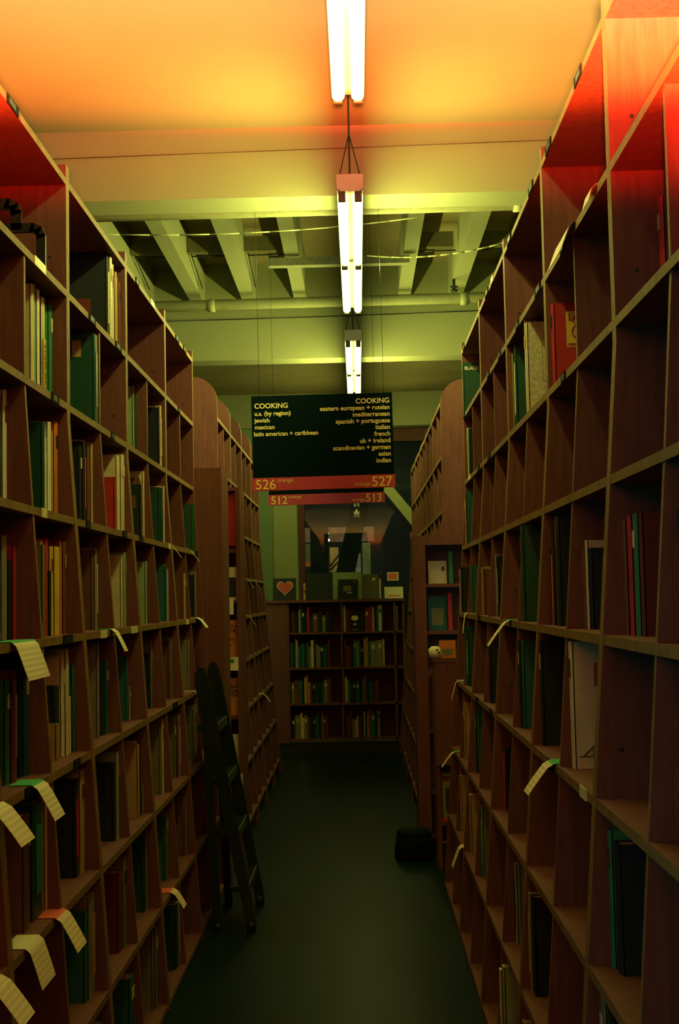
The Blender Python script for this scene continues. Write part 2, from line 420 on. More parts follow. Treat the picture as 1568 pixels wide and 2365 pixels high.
put_slot(L, 1, 2, [(cr, .03, .28, wh), (bk, .012, .27)], .02)
put_slot(L, 1, 3, [(dg_, .015, .26), (pg, .02, .29)], .05)
put_slot(L, 1, 5, [(dg_, .055, .30, dg_)], .012)
put_slot(L, 1, 6, [(gr, .035, .29), (gr, .02, .285), (yl, .03, .30, rd), (cr, .035, .29), (bk, .006, .25), (cr, .02, .31), (wh, .02, .30), (pg, .02, .31), (wh, .02, .305), (cr, .025, .30)], .045)
put_slot(L, 1, 7, [(cr, .015, .28), (og, .02, .29), (bn, .02, .30), (ol, .02, .30), (bk, .02, .27), (te, .02, .30), (dg_, .02, .3)], .07)
put_slot(L, 2, 0, [(dg_, .02, .25), (dg_, .02, .24)], .02)
put_slot(L, 2, 2, [(cr, .02, .26), (dg_, .03, .25), (dg_, .02, .25)], .03)
put_slot(L, 2, 3, [(cr, .02, .28), (tn, .02, .24), (bn, .02, .25), (bk, .03, .22)], .04)
put_slot(L, 2, 4, [(cr, .06, .29), (cr, .05, .28), (rd, .012, .20)], .03)
put_slot(L, 2, 5, [(tn, .018, .28), (bn, .03, .28), (tn, .06, .28, tn), (bk, .03, .27, rd), (bk, .03, .25)], .05)
put_slot(L, 2, 6, [(og, .035, .28), (tn, .015, .25), (bk, .03, .20), (wh, .03, .27), (wh, .012, .22), (pg, .03, .22, cr), (dg_, .02, .26)], .05)
put_slot(L, 2, 7, [(wh, .03, .30), (bk, .03, .28), (dg_, .03, .3), (bk, .03, .3)], .07)
put_slot(L, 3, 0, [(ol, .02, .24), (bk, .02, .22)], .04)
put_slot(L, 3, 1, [(tn, .035, .22), (bn, .02, .22)], .03)
put_slot(L, 3, 2, [(cr, .012, .23), (bk, .012, .24), (gr, .02, .25), (te, .02, .24)], .04)
put_slot(L, 3, 3, [(bn, .02, .24), (pg, .03, .25)], .045)
put_slot(L, 3, 4, [(pg, .045, .27), (cr, .014, .26)], .05)
put_slot(L, 3, 5, [(gy, .03, .27, cr), (bn, .02, .26)], .06)
put_slot(L, 3, 6, [(bn, .03, .27), (og, .02, .27), (mr, .03, .27), (yl, .05, .25), (yl, .03, .25), (rd, .02, .27), (bk, .012, .18), (rd, .02, .26), (cr, .03, .26), (ol, .02, .25)], .05)
put_slot(L, 3, 7, [(rd, .02, .24), (bk, .02, .2), (pg, .04, .26, bk), (gy, .04, .26), (wh, .02, .26)], .07)
put_slot(L, 4, 1, [(bn, .02, .25), (gy, .02, .24)], .03)
put_slot(L, 4, 2, [(gy, .02, .27), (bn, .02, .25)], .05)
put_slot(L, 4, 3, [(ol, .03, .27), (bk, .02, .22)], .06)
put_slot(L, 4, 4, [(gy, .03, .12), (te, .02, .23)], .06)
put_slot(L, 4, 5, [(te, .03, .24), (bk, .06, .24), (cr, .05, .30), (gy, .02, .30)], .05)
put_slot(L, 4, 6, [(te, .02, .25), (cr, .03, .16), (bk, .02, .24), (cr, .03, .30), (cr, .03, .28), (bk, .06, .2), (tn, .02, .1)], .05)
put_slot(L, 4, 7, [(dg_, .05, .28), (bk, .02, .3), (ol, .05, .26, gy), (mr, .04, .27), (gr, .03, .25)], .06)
put_slot(L, 5, 1, [(gy, .03, .27), (ol, .02, .25)], .03)
put_slot(L, 5, 2, [(gy, .035, .27, cr), (mr, .02, .25), (ol, .03, .26)], .04)
put_slot(L, 5, 3, [(cr, .035, .30), (ol, .02, .29)], .04)
put_slot(L, 5, 4, [(ol, .012, .10), (bk, .05, .25), (cr, .025, .27), (tn, .01, .26)], .04)
put_slot(L, 5, 5, [(pg, .03, .28), (bk, .03, .25)], .04)
put_slot(L, 5, 6, [(tn, .055, .29), (bk, .05, .27, rd)], .045)
put_slot(L, 5, 7, [(tn, .012, .28), (dg_, .10, .28, gr), (bk, .05, .26), (bn, .05, .27)], .04)
put_slot(L, 5, 8, [(og, .03, .28), (bn, .05, .28), (mr, .05, .27)], .05)
put_slot(L, 6, 2, [(ol, .02, .25), (bn, .02, .24)], .04)
put_slot(L, 6, 3, [(ol, .03, .27), (te, .02, .25)], .05)
put_slot(L, 6, 4, [(ol, .03, .28), (dg_, .03, .27)], .05)
put_slot(L, 6, 5, [(ol, .05, .28), (mr, .06, .25)], .04)
put_slot(L, 6, 6, [(gy, .08, .28, tn), (te, .03, .25)], .04)
put_slot(L, 7, 3, [(gy, .03, .25, tn), (dg_, .04, .25)], .03)
put_slot(L, 7, 4, [(ol, .04, .28), (ol, .03, .28)], .04)
put_slot(L, 7, 5, [(te, .08, .25)], .04)
put_slot(L, 7, 6, [(te, .06, .26), (bk, .05, .24)], .04)
# right row
put_slot(R, 0, 0, [(dg_, .03, .27)], .004)
put_slot(R, 1, 0, [(pg, .03, .27), (bk, .02, .26)], .02)
put_slot(R, 1, 4, [(ol, .02, .29), (bk, .03, .29, wh), (bk, .02, .30, cr), (dg_, .03, .30, wh)], .02)
put_slot(R, 1, 5, [(sv, .05, .295)], .004)
put_slot(R, 1, 6, [(rd, .035, .245)], .016)
put_slot(R, 1, 8, [(rd, .04, .25), (bk, .04, .29), (bk, .04, .3), (bk, .03, .3), (cr, .035, .3, wh)], .10)
put_slot(R, 2, 0, [(tn, .02, .24, rd), (bk, .03, .28), (te, .02, .28)], .02)
put_slot(R, 3, 0, [(tn, .03, .22), (bk, .02, .23)], .01)
put_slot(R, 3, 1, [(te, .02, .23)], .03)
put_slot(R, 3, 2, [(tn, .03, .21), (bn, .02, .2)], .03)
put_slot(R, 3, 3, [(gy, .02, .25), (bk, .012, .24, wh)], .04)
put_slot(R, 3, 5, [(dg_, .06, .31)], .02)
put_slot(R, 3, 6, [(mr, .02, .22), (og, .02, .2), (tn, .04, .26), (bk, .02, .28), (mr, .02, .29), (gr, .02, .28), (bk, .05, .30)], .035)
put_slot(R, 3, 7, [(bn, .02, .2), (cr, .008, .22), (bk, .02, .2)], .05)
put_slot(R, 3, 8, [(bn, .02, .24), (rd, .02, .25), (bk, .02, .24), (rd, .012, .24), (gr, .03, .25), (mr, .015, .25)], .05)
put_slot(R, 3, 9, [(mr, .03, .27), (bk, .05, .28), (dg_, .05, .29), (ol, .03, .29), (bk, .05, .28), (gr, .03, .28)], .05)
put_slot(R, 4, 1, [(te, .02, .28), (dg_, .03, .27, cr)], .02)
put_slot(R, 4, 3, [(bk, .06, .25, mr)], .03)
put_slot(R, 4, 5, [(bk, .04, .28), (te, .02, .28)], .03)
put_slot(R, 4, 7, [(cr, .04, .31)], .035)
put_slot(R, 4, 6, [(bk, .03, .30)], .03)
put_slot(R, 5, 1, [(tn, .03, .26)], .03)
put_slot(R, 5, 2, [(bk, .04, .27), (gr, .02, .28)], .04)
put_slot(R, 5, 4, [(rd, .02, .2), (bk, .03, .22)], .05)
put_slot(R, 5, 8, [(gr, .03, .28), (bk, .05, .26)], .05)
put_slot(R, 6, 1, [(tn, .03, .26)], .03)
put_slot(R, 6, 2, [(tn, .05, .25)], .03)
put_slot(R, 6, 3, [(te, .02, .26), (ol, .02, .28, cr)], .03)
put_slot(R, 6, 5, [(pg, .03, .25, bk), (gy, .04, .26)], .05)
put_slot(R, 6, 6, [(gy, .03, .27, cr), (bk, .04, .27)], .03)
put_slot(R, 7, 6, [(gy, .04, .26), (bk, .03, .25)], .03)
put_slot(R, 7, 5, [(cr, .03, .26), (pg, .04, .28)], .02)
put_slot(R, 6, 8, [(ol, .05, .29), (bk, .05, .28)], .05)
# deep-set remaining rows nobody can tell apart in the dark of the shelves: one object per side
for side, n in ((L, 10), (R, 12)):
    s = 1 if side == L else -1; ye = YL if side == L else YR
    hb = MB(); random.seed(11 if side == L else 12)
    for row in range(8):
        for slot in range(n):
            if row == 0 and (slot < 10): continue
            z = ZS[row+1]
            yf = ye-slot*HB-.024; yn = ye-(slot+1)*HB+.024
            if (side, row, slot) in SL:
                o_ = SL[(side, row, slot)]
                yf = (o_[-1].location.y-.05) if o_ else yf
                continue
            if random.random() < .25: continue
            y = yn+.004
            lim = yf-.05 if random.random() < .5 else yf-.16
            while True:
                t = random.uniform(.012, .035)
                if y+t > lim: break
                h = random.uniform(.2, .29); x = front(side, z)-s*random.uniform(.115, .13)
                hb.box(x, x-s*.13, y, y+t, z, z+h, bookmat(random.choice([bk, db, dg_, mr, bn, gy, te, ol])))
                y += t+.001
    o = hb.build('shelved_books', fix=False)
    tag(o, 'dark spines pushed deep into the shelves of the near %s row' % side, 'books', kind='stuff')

STND = plain('black_plastic', (.006, .012, .012), rough=.5)
bs = empty('book_stand', (-1.0, 3.47, ZS[1])); tag(bs, 'black plastic book stand with rounded arms, empty on the top left shelf', 'book stand')
def arm(name, pts, w):
    k = MB()
    for a_, c_ in zip(pts, pts[1:]):
        d_ = (Vector((c_[0], 0, c_[1]))-Vector((a_[0], 0, a_[1]))).normalized(); n_ = Vector((-d_.z, 0, d_.x))*w/2
        A_, C_ = Vector((a_[0], 0, a_[1]))-d_*w*.2, Vector((c_[0], 0, c_[1]))+d_*w*.2
        k.prism([((A_+n_).x, (A_+n_).z), ((C_+n_).x, (C_+n_).z), ((C_-n_).x, (C_-n_).z), ((A_-n_).x, (A_-n_).z)], 'y', 0, .012, STND)
    return k.build(name, bs)
arm('front_arm', [(-.06, .13), (.10, .13), (.118, .122), (.125, .105), (.125, .005)], .026)
arm('rear_arm', [(-.10, .20), (.03, .20), (.05, .19), (.055, .175), (.055, .13)], .03)
bx('base_plate', -.10, .14, .0, .16, .0005, .004, STND, bs)

# details on particular covers (near face of the last book in a slot)
def on_cover(o, w, h, x, z, m, name='cover_label'):
    """flat label on the near (-Y) cover; x measured from the spine into the shelf"""
    t = max(v.co.y for v in o.data.vertices)
    sgn = -1 if min(v.co.x for v in o.data.vertices) < -.05 else 1
    xa = sgn*x
    return bx(name, xa-w/2, xa+w/2, -t-.0012, -t-.0001, z-h/2, z+h/2, m, o), t, xa
o = SL[(L, 1, 5)][-1]; on_cover(o, .030, .055, .055, .25, bookmat(tn)); o['label'] = 'big dark green book with a small tan cover label, left row second shelf'
o = SL[(L, 0, 4)][-1]; on_cover(o, .07, .06, .09, .12, bookmat(mr)); on_cover(o, .045, .045, .07, .055, bookmat(tn)); o['label'] = 'large black book with maroon and tan patches, top left shelf'
o = SL[(L, 2, 6)][-1]
on_cover(SL[(L, 1, 3)][-1], .11, .13, .08, .07, bookmat(bk)); on_cover(SL[(L, 2, 3)][-1], .05, .05, .04, .15, bookmat(bn))
o = SL[(R, 1, 6)][-1]
_, t, xa = on_cover(o, .115, .105, .092, .168, bookmat(yl)); o['label'] = 'red book with yellow label reading La, right row second shelf'
text('lettering', 'LA I', .027, bookmat(rd), o, (.040, -t-.002, .193), bold=.0006)
bx('printed_line', .040, .085, -t-.002, -t-.0013, .121, .127, bookmat(rd), o)
b = MB(); n = 20
for i in range(n):
    a0, a1 = 2*math.pi*i/n, 2*math.pi*(i+1)/n
    b.tube((.073+.022*math.cos(a0), -t-.002, .160+.022*math.sin(a0)), (.073+.022*math.cos(a1), -t-.002, .160+.022*math.sin(a1)), .0022, bookmat(rd), 5)
b.tube((.073, -t-.002, .148), (.073, -t-.002, .172), .002, bookmat(rd), 5); b.build('emblem', o)
o = SL[(R, 0, 0)][-1]; t = max(v.co.y for v in o.data.vertices)
text('lettering', 'BLACK', .024, bookmat(wh), o, (.005, -t-.001, .232), bold=.0008, sx=1.0); o['label'] = 'dark green book lettered BLACK at the far end of the top right shelf'
o = SL[(R, 1, 5)][-1]; o['label'] = 'glittering silver book with a bright edge, right row second shelf'
t = max(v.co.y for v in o.data.vertices)
b = MB()
for (x0, x1, z0, z1) in ((.045, .0475, .10, .22), (.045, .12, .22, .2225), (.045, .12, .10, .1025)): b.box(x0, x1, -t-.0015, -t-.0001, z0, z1, bookmat(tn))
b.build('cover_frame', o)
o = SL[(R, 4, 7)][-1]; o['label'] = 'tall cream book with a red H and a dark arch drawing, right row'
t = max(v.co.y for v in o.data.vertices)
text('lettering', 'H', .085, plain('faded_red_ink', (.35, .08, .04)), o, (.045, -t-.001, .20))
b = MB()
INK = plain('faded_grey_ink', (.12, .10, .05))
pts = [(.02+.012*i, -t-.001, .03+.05*math.sin(math.pi*(i/13))) for i in range(14)]
b.path(pts, .0022, INK, 5); b.tube((.01, -t-.001, .03), (.19, -t-.001, .03), .0018, INK, 5)
for i in range(2, 12, 2): b.tube(pts[i], (pts[i][0], -t-.001, .03), .001, INK, 4)
b.build('cover_drawing', o)
o = SL[(R, 1, 8)][0]; on_cover(o, .01, .01, .02, .1, bookmat(rd))
o = SL[(L, 1, 6)][3]
b = MB(); b.box(.0058, .0075, -.017, .010, .0, .17, bookmat(yl)); k = b.build('staff_card', o)
text('lettering', 'STAFF PICK', .028, bookmat(rd), k, (.0085, -.012, .155), rot=(math.pi/2, math.pi/2, math.pi/2), depth=.0003)
k['label'] = 'yellow card reading STAFF PICK'

# ------------------------------------------------------------------ cards over shelf edges
def edge_y(side, row, px, ff=None, zs=None):
    zs = zs or ZS; ff = ff or (lambda z: front(side, z))
    z = zs[row]; x = ff(z); lo, hi = 1.2, 14
    for _ in range(50):
        mid = (lo+hi)/2; p = project((x, mid, z))[0]
        if (p < px) == (side == 'left'): lo = mid
        else: hi = mid
    return x, lo, z
def talker(side, row, px, w, drop, mat, label, out=.35, depth=.05, ff=None, zs=None, group='paper cards hanging over the shelf edges'):
    s = 1 if side == 'left' else -1; out = min(out, .7)
    x, y, z = edge_y(side, row, px, ff, zs)
    vs = []; fs = []; uv = []
    prof = [(-depth, .0012), (-.002, .0016), (.003, .0012), (.006+out*.02, -.008)]
    for i in range(1, 7):
        t = i/6; prof.append((.006+out*.02+drop*math.sin(out*(1-.08*t))*t, -.008-drop*math.cos(out*(1-.08*t))*t))
    me = bpy.data.meshes.new('shelf_card'); n = len(prof)
    for th in (0, .0012):
        for k, (dx, dz) in enumerate(prof):
            for yy in (-w/2, w/2): vs.append((s*dx+s*(th if k > 2 else 0), yy, dz+(th if k <= 2 else 0)))
    tot = [0]
    for (a, c), (d, e) in zip(prof, prof[1:]): tot.append(tot[-1]+math.hypot(a-d, c-e))
    L_ = tot[-1]; vt = [1-t/L_ for t in tot]
    q = 2*n
    for k in range(n-1):
        for base in (0, q): fs.append((base+2*k, base+2*k+1, base+2*k+3, base+2*k+2)); uv.append([(0, vt[k]), (1, vt[k]), (1, vt[k+1]), (0, vt[k+1])])
        for c in (0, 1): fs.append((2*k+c, 2*k+2+c, q+2*k+2+c, q+2*k+c)); uv.append([(c, vt[k]), (c, vt[k+1]), (c, vt[k+1]), (c, vt[k])])
    for k in (0, n-1): fs.append((2*k, 2*k+1, q+2*k+1, q+2*k)); uv.append([(0, vt[k])]*4)
    me.from_pydata(vs, [], fs); me.materials.append(mat)
    ul = me.uv_layers.new(name='uv'); i = 0
    for f in uv:
        for c in f: ul.data[i].uv = c; i += 1
    o = put('shelf_card', me, None, (x, y, z)); tag(o, label, 'card', group)
    return o
G, RR, PP = TALK['green_headed_card'], TALK['red_headed_card'], TALK['plain_printed_card']
talker(L, 4, 50, .20, .085, G, 'wide green headed card hanging at the left edge at eye height', out=.38)
talker(L, 4, 258, .06, .07, G, 'dim green headed card under the fifth left shelf, middle of the row', out=.5)
talker(L, 4, 455, .10, .05, PP, 'yellowish card curling off the far end of the fifth left shelf', out=.9)
talker(L, 3, 386, .012, .07, PP, 'thin card edge sticking out under the fourth left shelf', out=.8)
talker(L, 3, 430, .012, .07, PP, 'thin card edge at the far end of the fourth left shelf', out=.8)
talker(L, 5, 448, .02, .08, PP, 'brownish card folded over the far end of the sixth left shelf', out=.3)
talker(L, 5, 462, .03, .05, PP, 'short card at the very end of the sixth left shelf', out=.2)
talker(L, 5, 82, .10, .085, G, 'green and orange headed card on the lower left, sixth shelf', out=.55)
talker(L, 5, -12, .11, .085, PP, 'pale card cut by the left picture edge below the green one', out=.8)
talker(L, 6, 135, .10, .085, RR, 'white card with red print folded over the seventh left shelf', out=.55)
talker(L, 6, 72, .12, .085, PP, 'blank dim card folded over the near end of the seventh shelf', out=.35)
talker(L, 6, -15, .10, .085, PP, 'blank card at the bottom left corner of the picture', out=.8)
talker(L, 7, 397, .08, .06, RR, 'red headed card over the eighth left shelf', out=.6)
talker(R, 4, 1078, .05, .085, PP, 'pale narrow card at the far end of the fifth right shelf', out=.15)
talker(R, 4, 1178, .07, .095, G, 'slanting green headed card under the fifth right shelf', out=.75)
talker(R, 5, 1058, .035, .085, PP, 'small dim card at the far end of the sixth right shelf', out=.3)
talker(R, 5, 1278, .085, .085, G, 'green headed card hanging from the sixth right shelf', out=.75)
talker(R, 6, 1052, .05, .08, G, 'green headed card at the far end of the seventh right shelf', out=.7)
talker(R, 7, 1067, .07, .085, PP, 'yellow topped card at the far end of the eighth right shelf', out=.4)
talker(R, 1, 1312, .22, .065, CARD, 'large blank white card on the second shelf edge, upper right', out=.4)
talker(R, 1, 1371, .08, .03, CARD, 'small white card on the second shelf edge above the large one', out=.3)
f2l = lambda z: -.845+.08*max(0, 2.0-z)
f2r = lambda z: .525-.085*max(0, 2.0-z)
talker(L, 4, 569, .012, .07, PP, 'thin card edge sticking out of the far left row', out=.6, ff=f2l, zs=[1.62]*5)
talker(L, 4, 584, .012, .07, PP, 'second thin card edge sticking out of the far left row', out=.6, ff=f2l, zs=[1.62]*5)
talker(L, 4, 571, .012, .07, PP, 'thin card edge on the lower shelf of the far left row', out=.6, ff=f2l, zs=[1.36]*5)
talker(L, 6, 605, .05, .07, PP, 'pale folded card low on the far left row', out=.9, ff=f2l, zs=[.76]*7)

# label holders clipped along the shelf edges
random.seed(5)
HOLD = plain('black_label_holder', (.006, .010, .010), rough=.85, spec=.08); LBL = plain('pale_shelf_label', (.74, .74, .36), rough=.45)
n_h = 0
for side, ye in ((L, YL), (R, YR)):
    s = 1 if side == L else -1
    for row in range(0, 6):
        for slot in range(8):
            if random.random() < (.5 if row else .35): continue
            z = ZS[row]; x = front(side, z); w = random.uniform(.05, .12)
            yc = ye-slot*HB-.03-w/2-random.uniform(0, HB-w-.08)
            white = random.random() < .3
            b = MB(); b.box(x, x+s*.0035, yc-w/2, yc+w/2, z-.023, z+.002, LBL if white else HOLD)
            o = b.build('shelf_label')
            tag(o, '%s label strip on the %s board edge, %s half bay of the near %s row' % ('pale' if white else 'black', nth(row) if row else 'top', nth(slot), side), 'shelf label', 'label strips on the shelf edges')
            if not white:
                b = MB(); b.box(x+s*.0035, x+s*.0042, yc-w*.35, yc+w*.2, z-.018, z-.003, STND); b.build('insert', o)

# ------------------------------------------------------------------ hanging signs
def sign(y, xc, w, z_red0, z_red1, h, nums, label, lines=True):
    root = empty('hanging_sign', (xc, y, z_red0)); tag(root, label, 'sign', 'black and red aisle signs')
    root.rotation_euler = (0, -.008, 0)
    hr = z_red1-z_red0
    bx('black_board', -w/2+.004, w/2-.004, 0, .012, hr, h, BLACKB, root)
    rb = bx('red_strip', -w/2, w/2, -.003, .015, 0, hr, REDS, root)
    yy = -.004
    if lines:
        lt = [('COOKING', .040), ('u.s. (by region)', .034), ('jewish', .034), ('mexican', .034), ('latin american + caribbean', .034)]
        z = h-.058-.012
        for k, (t_, sz) in enumerate(lt):
            text('lettering', t_, sz, LETY, root, (-w/2+.020-(.006 if k == 4 else 0), -.001, z), bold=.0007, space=1.0)
            z -= .041 if k == 0 else .0385
        rt = ['COOKING', 'eastern european + russian', 'mediterranean', 'spanish + portuguese', 'italian', 'french', 'uk + ireland', 'scandinavian + german', 'asian', 'indian']
        z = h-.058
        for k, t_ in enumerate(rt):
            text('lettering', t_, .040 if k == 0 else .0355, LETY, root, (w/2-.019, -.001, z), align='RIGHT', bold=.0007)
            z -= .036 if k == 0 else .0375
    text('lettering', nums[0], .078, LETY2, rb, (-w/2+.016, yy, .008), bold=.0005)
    text('lettering', 'orange', .032, LETY2, rb, (-w/2+.140, yy, .046))
    text('lettering', nums[1], .078, LETY2, rb, (w/2-.016, yy, .008), align='RIGHT', bold=.001)
    text('lettering', 'orange', .032, LETY2, rb, (w/2-.138, yy, .013), align='RIGHT')
    for x in (-w/2+.05, w/2-.05):
        b = MB(); b.tube((x, .006, h), (x, .006, 4.42-z_red0), .0012, DARKM, 5); b.tube((x, .006, h), (x, .006, h+.008), .004, DARKM, 8); b.build('hanger_wire', root)
    return root
sign(7.0, -.180, .80, 2.083, 2.155, .535, ('526', '527'), 'large black COOKING sign with red 526 to 527 strip hanging over the cross aisle')
sign(8.6, -.205, .80, 2.118, 2.19, .52, ('512', '513'), 'farther sign showing only its red 512 to 513 strip under the large one', lines=False)

# ------------------------------------------------------------------ end-of-row display bookcases
def text_cover(o, y, s_, sz, x, z, m, align='LEFT'): return text('lettering', s_, sz, m, o, (x, y, z), align=align, bold=.0006)
def display_case(name, x0, x1, y0, y1, z0, z1, stile_l, stile_r, rail_t, rail_b, shelves, label, faces=-1):
    root = empty(name, (x0, y0, 0)); tag(root, label, 'bookcase', 'display cases at the row ends')
    W_, D = x1-x0, y1-y0
    yf0, yf1 = (0, .02) if faces < 0 else (D-.02, D)
    if stile_l: bx('stile', 0, stile_l, yf0, yf1, 0, z1, WOOD, root)
    if stile_r: bx('stile', W_-stile_r, W_, yf0, yf1, 0, z1, WOOD, root)
    bx('top_rail', stile_l, W_-stile_r, yf0, yf1, z1-rail_t, z1, WOOD, root)
    if rail_b: bx('bottom_rail', stile_l, W_-stile_r, yf0, yf1, rail_b[0], rail_b[1], WOOD, root)
    bk_y = (D-.012, D) if faces < 0 else (0, .012)
    bx('back_panel', 0, W_, bk_y[0], bk_y[1], 0, z1, WOOD, root)
    for a in ((0, .018), (W_-.018, W_)): bx('side_panel', a[0], a[1], .02 if faces < 0 else .012, D-.012 if faces < 0 else D-.02, 0, z1, WOOD, root)
    bx('top_board', .018, W_-.018, .02, D-.02, z1-.02, z1, WOOD, root)
    for z in shelves: bx('shelf', .018, W_-.018, .022, D-.02, z-.02, z, WOOD, root)
    return root
display_case('display_bookcase', -1.45, -.708, 6.575, 6.90, 0, 2.172, .03, .03, .05, None, (1.8, 1.45, 1.1, .75, .4), 'wooden display case closing the near left row, seen from its plain back', faces=1)
display_case('display_bookcase', -1.45, -.683, 7.30, 7.62, 0, 2.13, .03, .024, .02, None, (1.77, 1.475, 1.142, .805, .475, .1), 'display case of face-out books glimpsed behind the dark left end panel', faces=-1)
display_case('display_bookcase', .325, 1.10, 7.34, 7.63, 0, 1.826, .07, .03, .055, (1.01, 1.05), (1.545, 1.27, .70, .35, .1), 'orange brown framed display case at the head of the far right row', faces=-1)
def face_book(x0, x1, y, z, h, t, col, label, lean=.06, group='face-out books on the display shelves', deco=None, cat='book', name='book'):
    w = x1-x0
    b = MB(); mt = col if not isinstance(col, str) else bookmat(col); c = .0025
    b.box(-w/2, w/2, 0, c, 0, h, mt); b.box(-w/2, w/2, t-c, t, 0, h, mt); b.box(-w/2, -w/2+c, 0, t, 0, h, mt)
    o = b.build(name, None, ((x0+x1)/2, y, z), (-lean, 0, 0)); tag(o, label, cat, group)
    p = MB(); p.box(-w/2+.003, w/2-.004, c+.0003, t-c-.0003, .003, h-.003, PAPER); p.build('page_block', o)
    if deco: deco(o, w, h)
    return o
yd = 7.285
face_book(-.86, -.706, yd-.0+.05, 1.791, .315, .02, rd, 'blank red cover at the top of the far left display case')
face_book(-.84, -.706, yd+.05, 1.476, .19, .015, wh, 'white cover with a black panel in the far left display case', deco=None if False else (lambda o, w, h: bx('cover_panel', -w/2+.02, w/2-.008, -.002, -.0005, h*.08, h*.68, bookmat(bk), o)))
def d2(o, w, h):
    text_cover(o, -.001, 'JUST A', .024, w/2-.006, h-.045, LETD, 'RIGHT'); text_cover(o, -.001, 'LOOK', .024, w/2-.012, h-.070, LETD, 'RIGHT')
    b = MB(); n = 16
    for i in range(n-3):
        a0, a1 = 2*math.pi*i/n, 2*math.pi*(i+1)/n
        b.tube((w/2-.045+.02*math.cos(a0), -.001, h*.42+.02*math.sin(a0)), (w/2-.045+.02*math.cos(a1), -.001, h*.42+.02*math.sin(a1)), .002, LETD, 5)
    b.tube((w/2-.05, -.001, h*.42), (w/2-.036, -.001, h*.45), .0018, LETD, 5)
    b.build('cover_drawing', o)
face_book(-.84, -.704, yd+.05, 1.143, .215, .02, og, 'orange cover with small dark title and ring drawing, left display case', deco=d2)
def d3(o, w, h):
    for k, s_ in enumerate(("I'll", 'Show', 'Myself', 'Out')): text_cover(o, -.001, s_, .029, w/2-.006, h-.035-.0235*k, LETD, 'RIGHT')
face_book(-.84, -.695, yd+.05, .806, .215, .02, og, "orange cover titled I'll Show Myself Out, left display case", deco=d3)
def d4(o, w, h):
    b = MB(); b.prism([(w/2-.06, 0), (w/2-.05, h*.25), (w/2-.035, h*.45), (w/2-.045, h*.6), (w/2-.05, h*.7), (w/2-.065, h*.6), (w/2-.08, h*.3), (w/2-.08, 0)], 'y', -.002, -.0005, LETD); b.build('cover_drawing', o)
face_book(-.84, -.686, yd+.05, .476, .22, .02, wh, 'white cover with a dark figure, lowest in the left display case', deco=d4)
for k, (z, lab) in enumerate(((1.475, 'cream card under the white and black cover, left display case'), (1.142, 'green printed card under the orange ring cover, left display case'), (.475, 'cream card under the dark figure cover, left display case'))):
    xr = (-.725, -.702, -.686)[k]
    b = MB(); b.box(xr-.10, xr, 7.289, 7.2905, z-.085 if k != 1 else z-.075, z+.002, CARD)
    o = tag(b.build('shelf_card'), lab, 'card', 'paper cards on the left display case')
    if k: bx('printed_band', xr-.08, xr-.025, 7.2880, 7.2889, z-.03, z-.01, bookmat(gr), o)
face_book(.385+.03, .525, 7.45, 1.546, .135, .02, cr, 'wide cream book lying upright on the right display case top shelf', deco=lambda o, w, h: bx('cover_panel', w/2-.03, w/2-.012, -.002, -.0005, h*.55, h*.75, bookmat(bn), o))
face_book(.535, .56, 7.42, 1.546, .19, .02, gr, 'bright green spine beside the cream book, right display case')
face_book(.41, .52, 7.45, 1.271, .20, .02, te, 'dim dark cover on the middle shelf of the right display case', deco=lambda o, w, h: bx('cover_panel', -w/2+.02, w/2-.02, -.002, -.0005, h*.15, h*.65, bookmat(ol), o))
face_book(.525, .55, 7.42, 1.271, .22, .02, rd, 'red spine on the middle shelf of the right display case')
# pedestal in front of the right display case
ped = empty('display_pedestal', (.405, 6.86, 0)); tag(ped, 'low brown wooden display pedestal standing before the right display case', 'pedestal')
bx('front_panel', 0, .36, 0, .02, .56, 1.115, WOOD, ped); bx('side_panel', 0, .02, .02, .26, 0, 1.115, WOOD, ped); bx('side_panel', .34, .36, .02, .26, 0, 1.115, WOOD, ped)
bx('top_board', -.005, .365, -.005, .26, 1.115, 1.135, WOOD, ped); bx('shelf', .02, .34, .0, .25, .24, .26, WOOD, ped); bx('back_panel', .02, .34, .24, .26, 0, 1.1, WOOD, ped)
bx('base_board', .02, .34, .03, .045, 0, .145, DARKM, ped); bx('ledge', .02, .34, -.004, .03, .145, .155, WOOD, ped)
def d5(o, w, h):
    b = MB(); pts = [(-w*.36, h*.5)]+[(w*.36*math.cos(math.pi+math.pi*i/10), h*.5+h*.38*math.sin(math.pi+math.pi*i/10)) for i in range(1, 10)]+[(w*.36, h*.5)]
    b.prism(pts, 'y', -.002, -.0005, plain('grey_green_print', (.12, .19, .11))); b.build('cover_drawing', o)
face_book(.41+.025, .525, 6.90, 1.1365, .095, .02, og, 'orange book with a green bowl on its cover atop the pedestal', deco=d5)
b = MB(); random.seed(3)
prof = [(0.0, .0), (.028, .002), (.036, .02), (.034, .045), (.02, .06), (.0, .064)]
b.lathe(prof, (0, 0, 0), CARD, 14)
o = b.build('paper_ornament', None, (.41, 6.885, 1.1365)); tag(o, 'small crumpled white paper ornament with dark spots on the pedestal', 'ornament')
for v in o.data.vertices: v.co += Vector((random.uniform(-.004, .004), random.uniform(-.004, .004), random.uniform(0, .004)))
for (dx, dz) in ((.01, .045), (.022, .03)):
    k = MB(); k.tube((dx, -.036, dz), (dx, -.028, dz), .006, LETD, 8); k.build('dark_spot', o)
b = MB(); b.lathe([(0, 0), (.045, .003), (.05, .02), (.03, .04), (0, .045)], (0, 0, 0), bookmat(te), 16)
o = b.build('dark_bowl', None, (.485, 7.0, 1.136+.0)); tag(o, 'dark rounded bowl behind the orange book', 'bowl')
k = MB(); k.tube((0, 0, .045), (0, 0, .055), .018, DARKM, 10); k.build('foot', o)
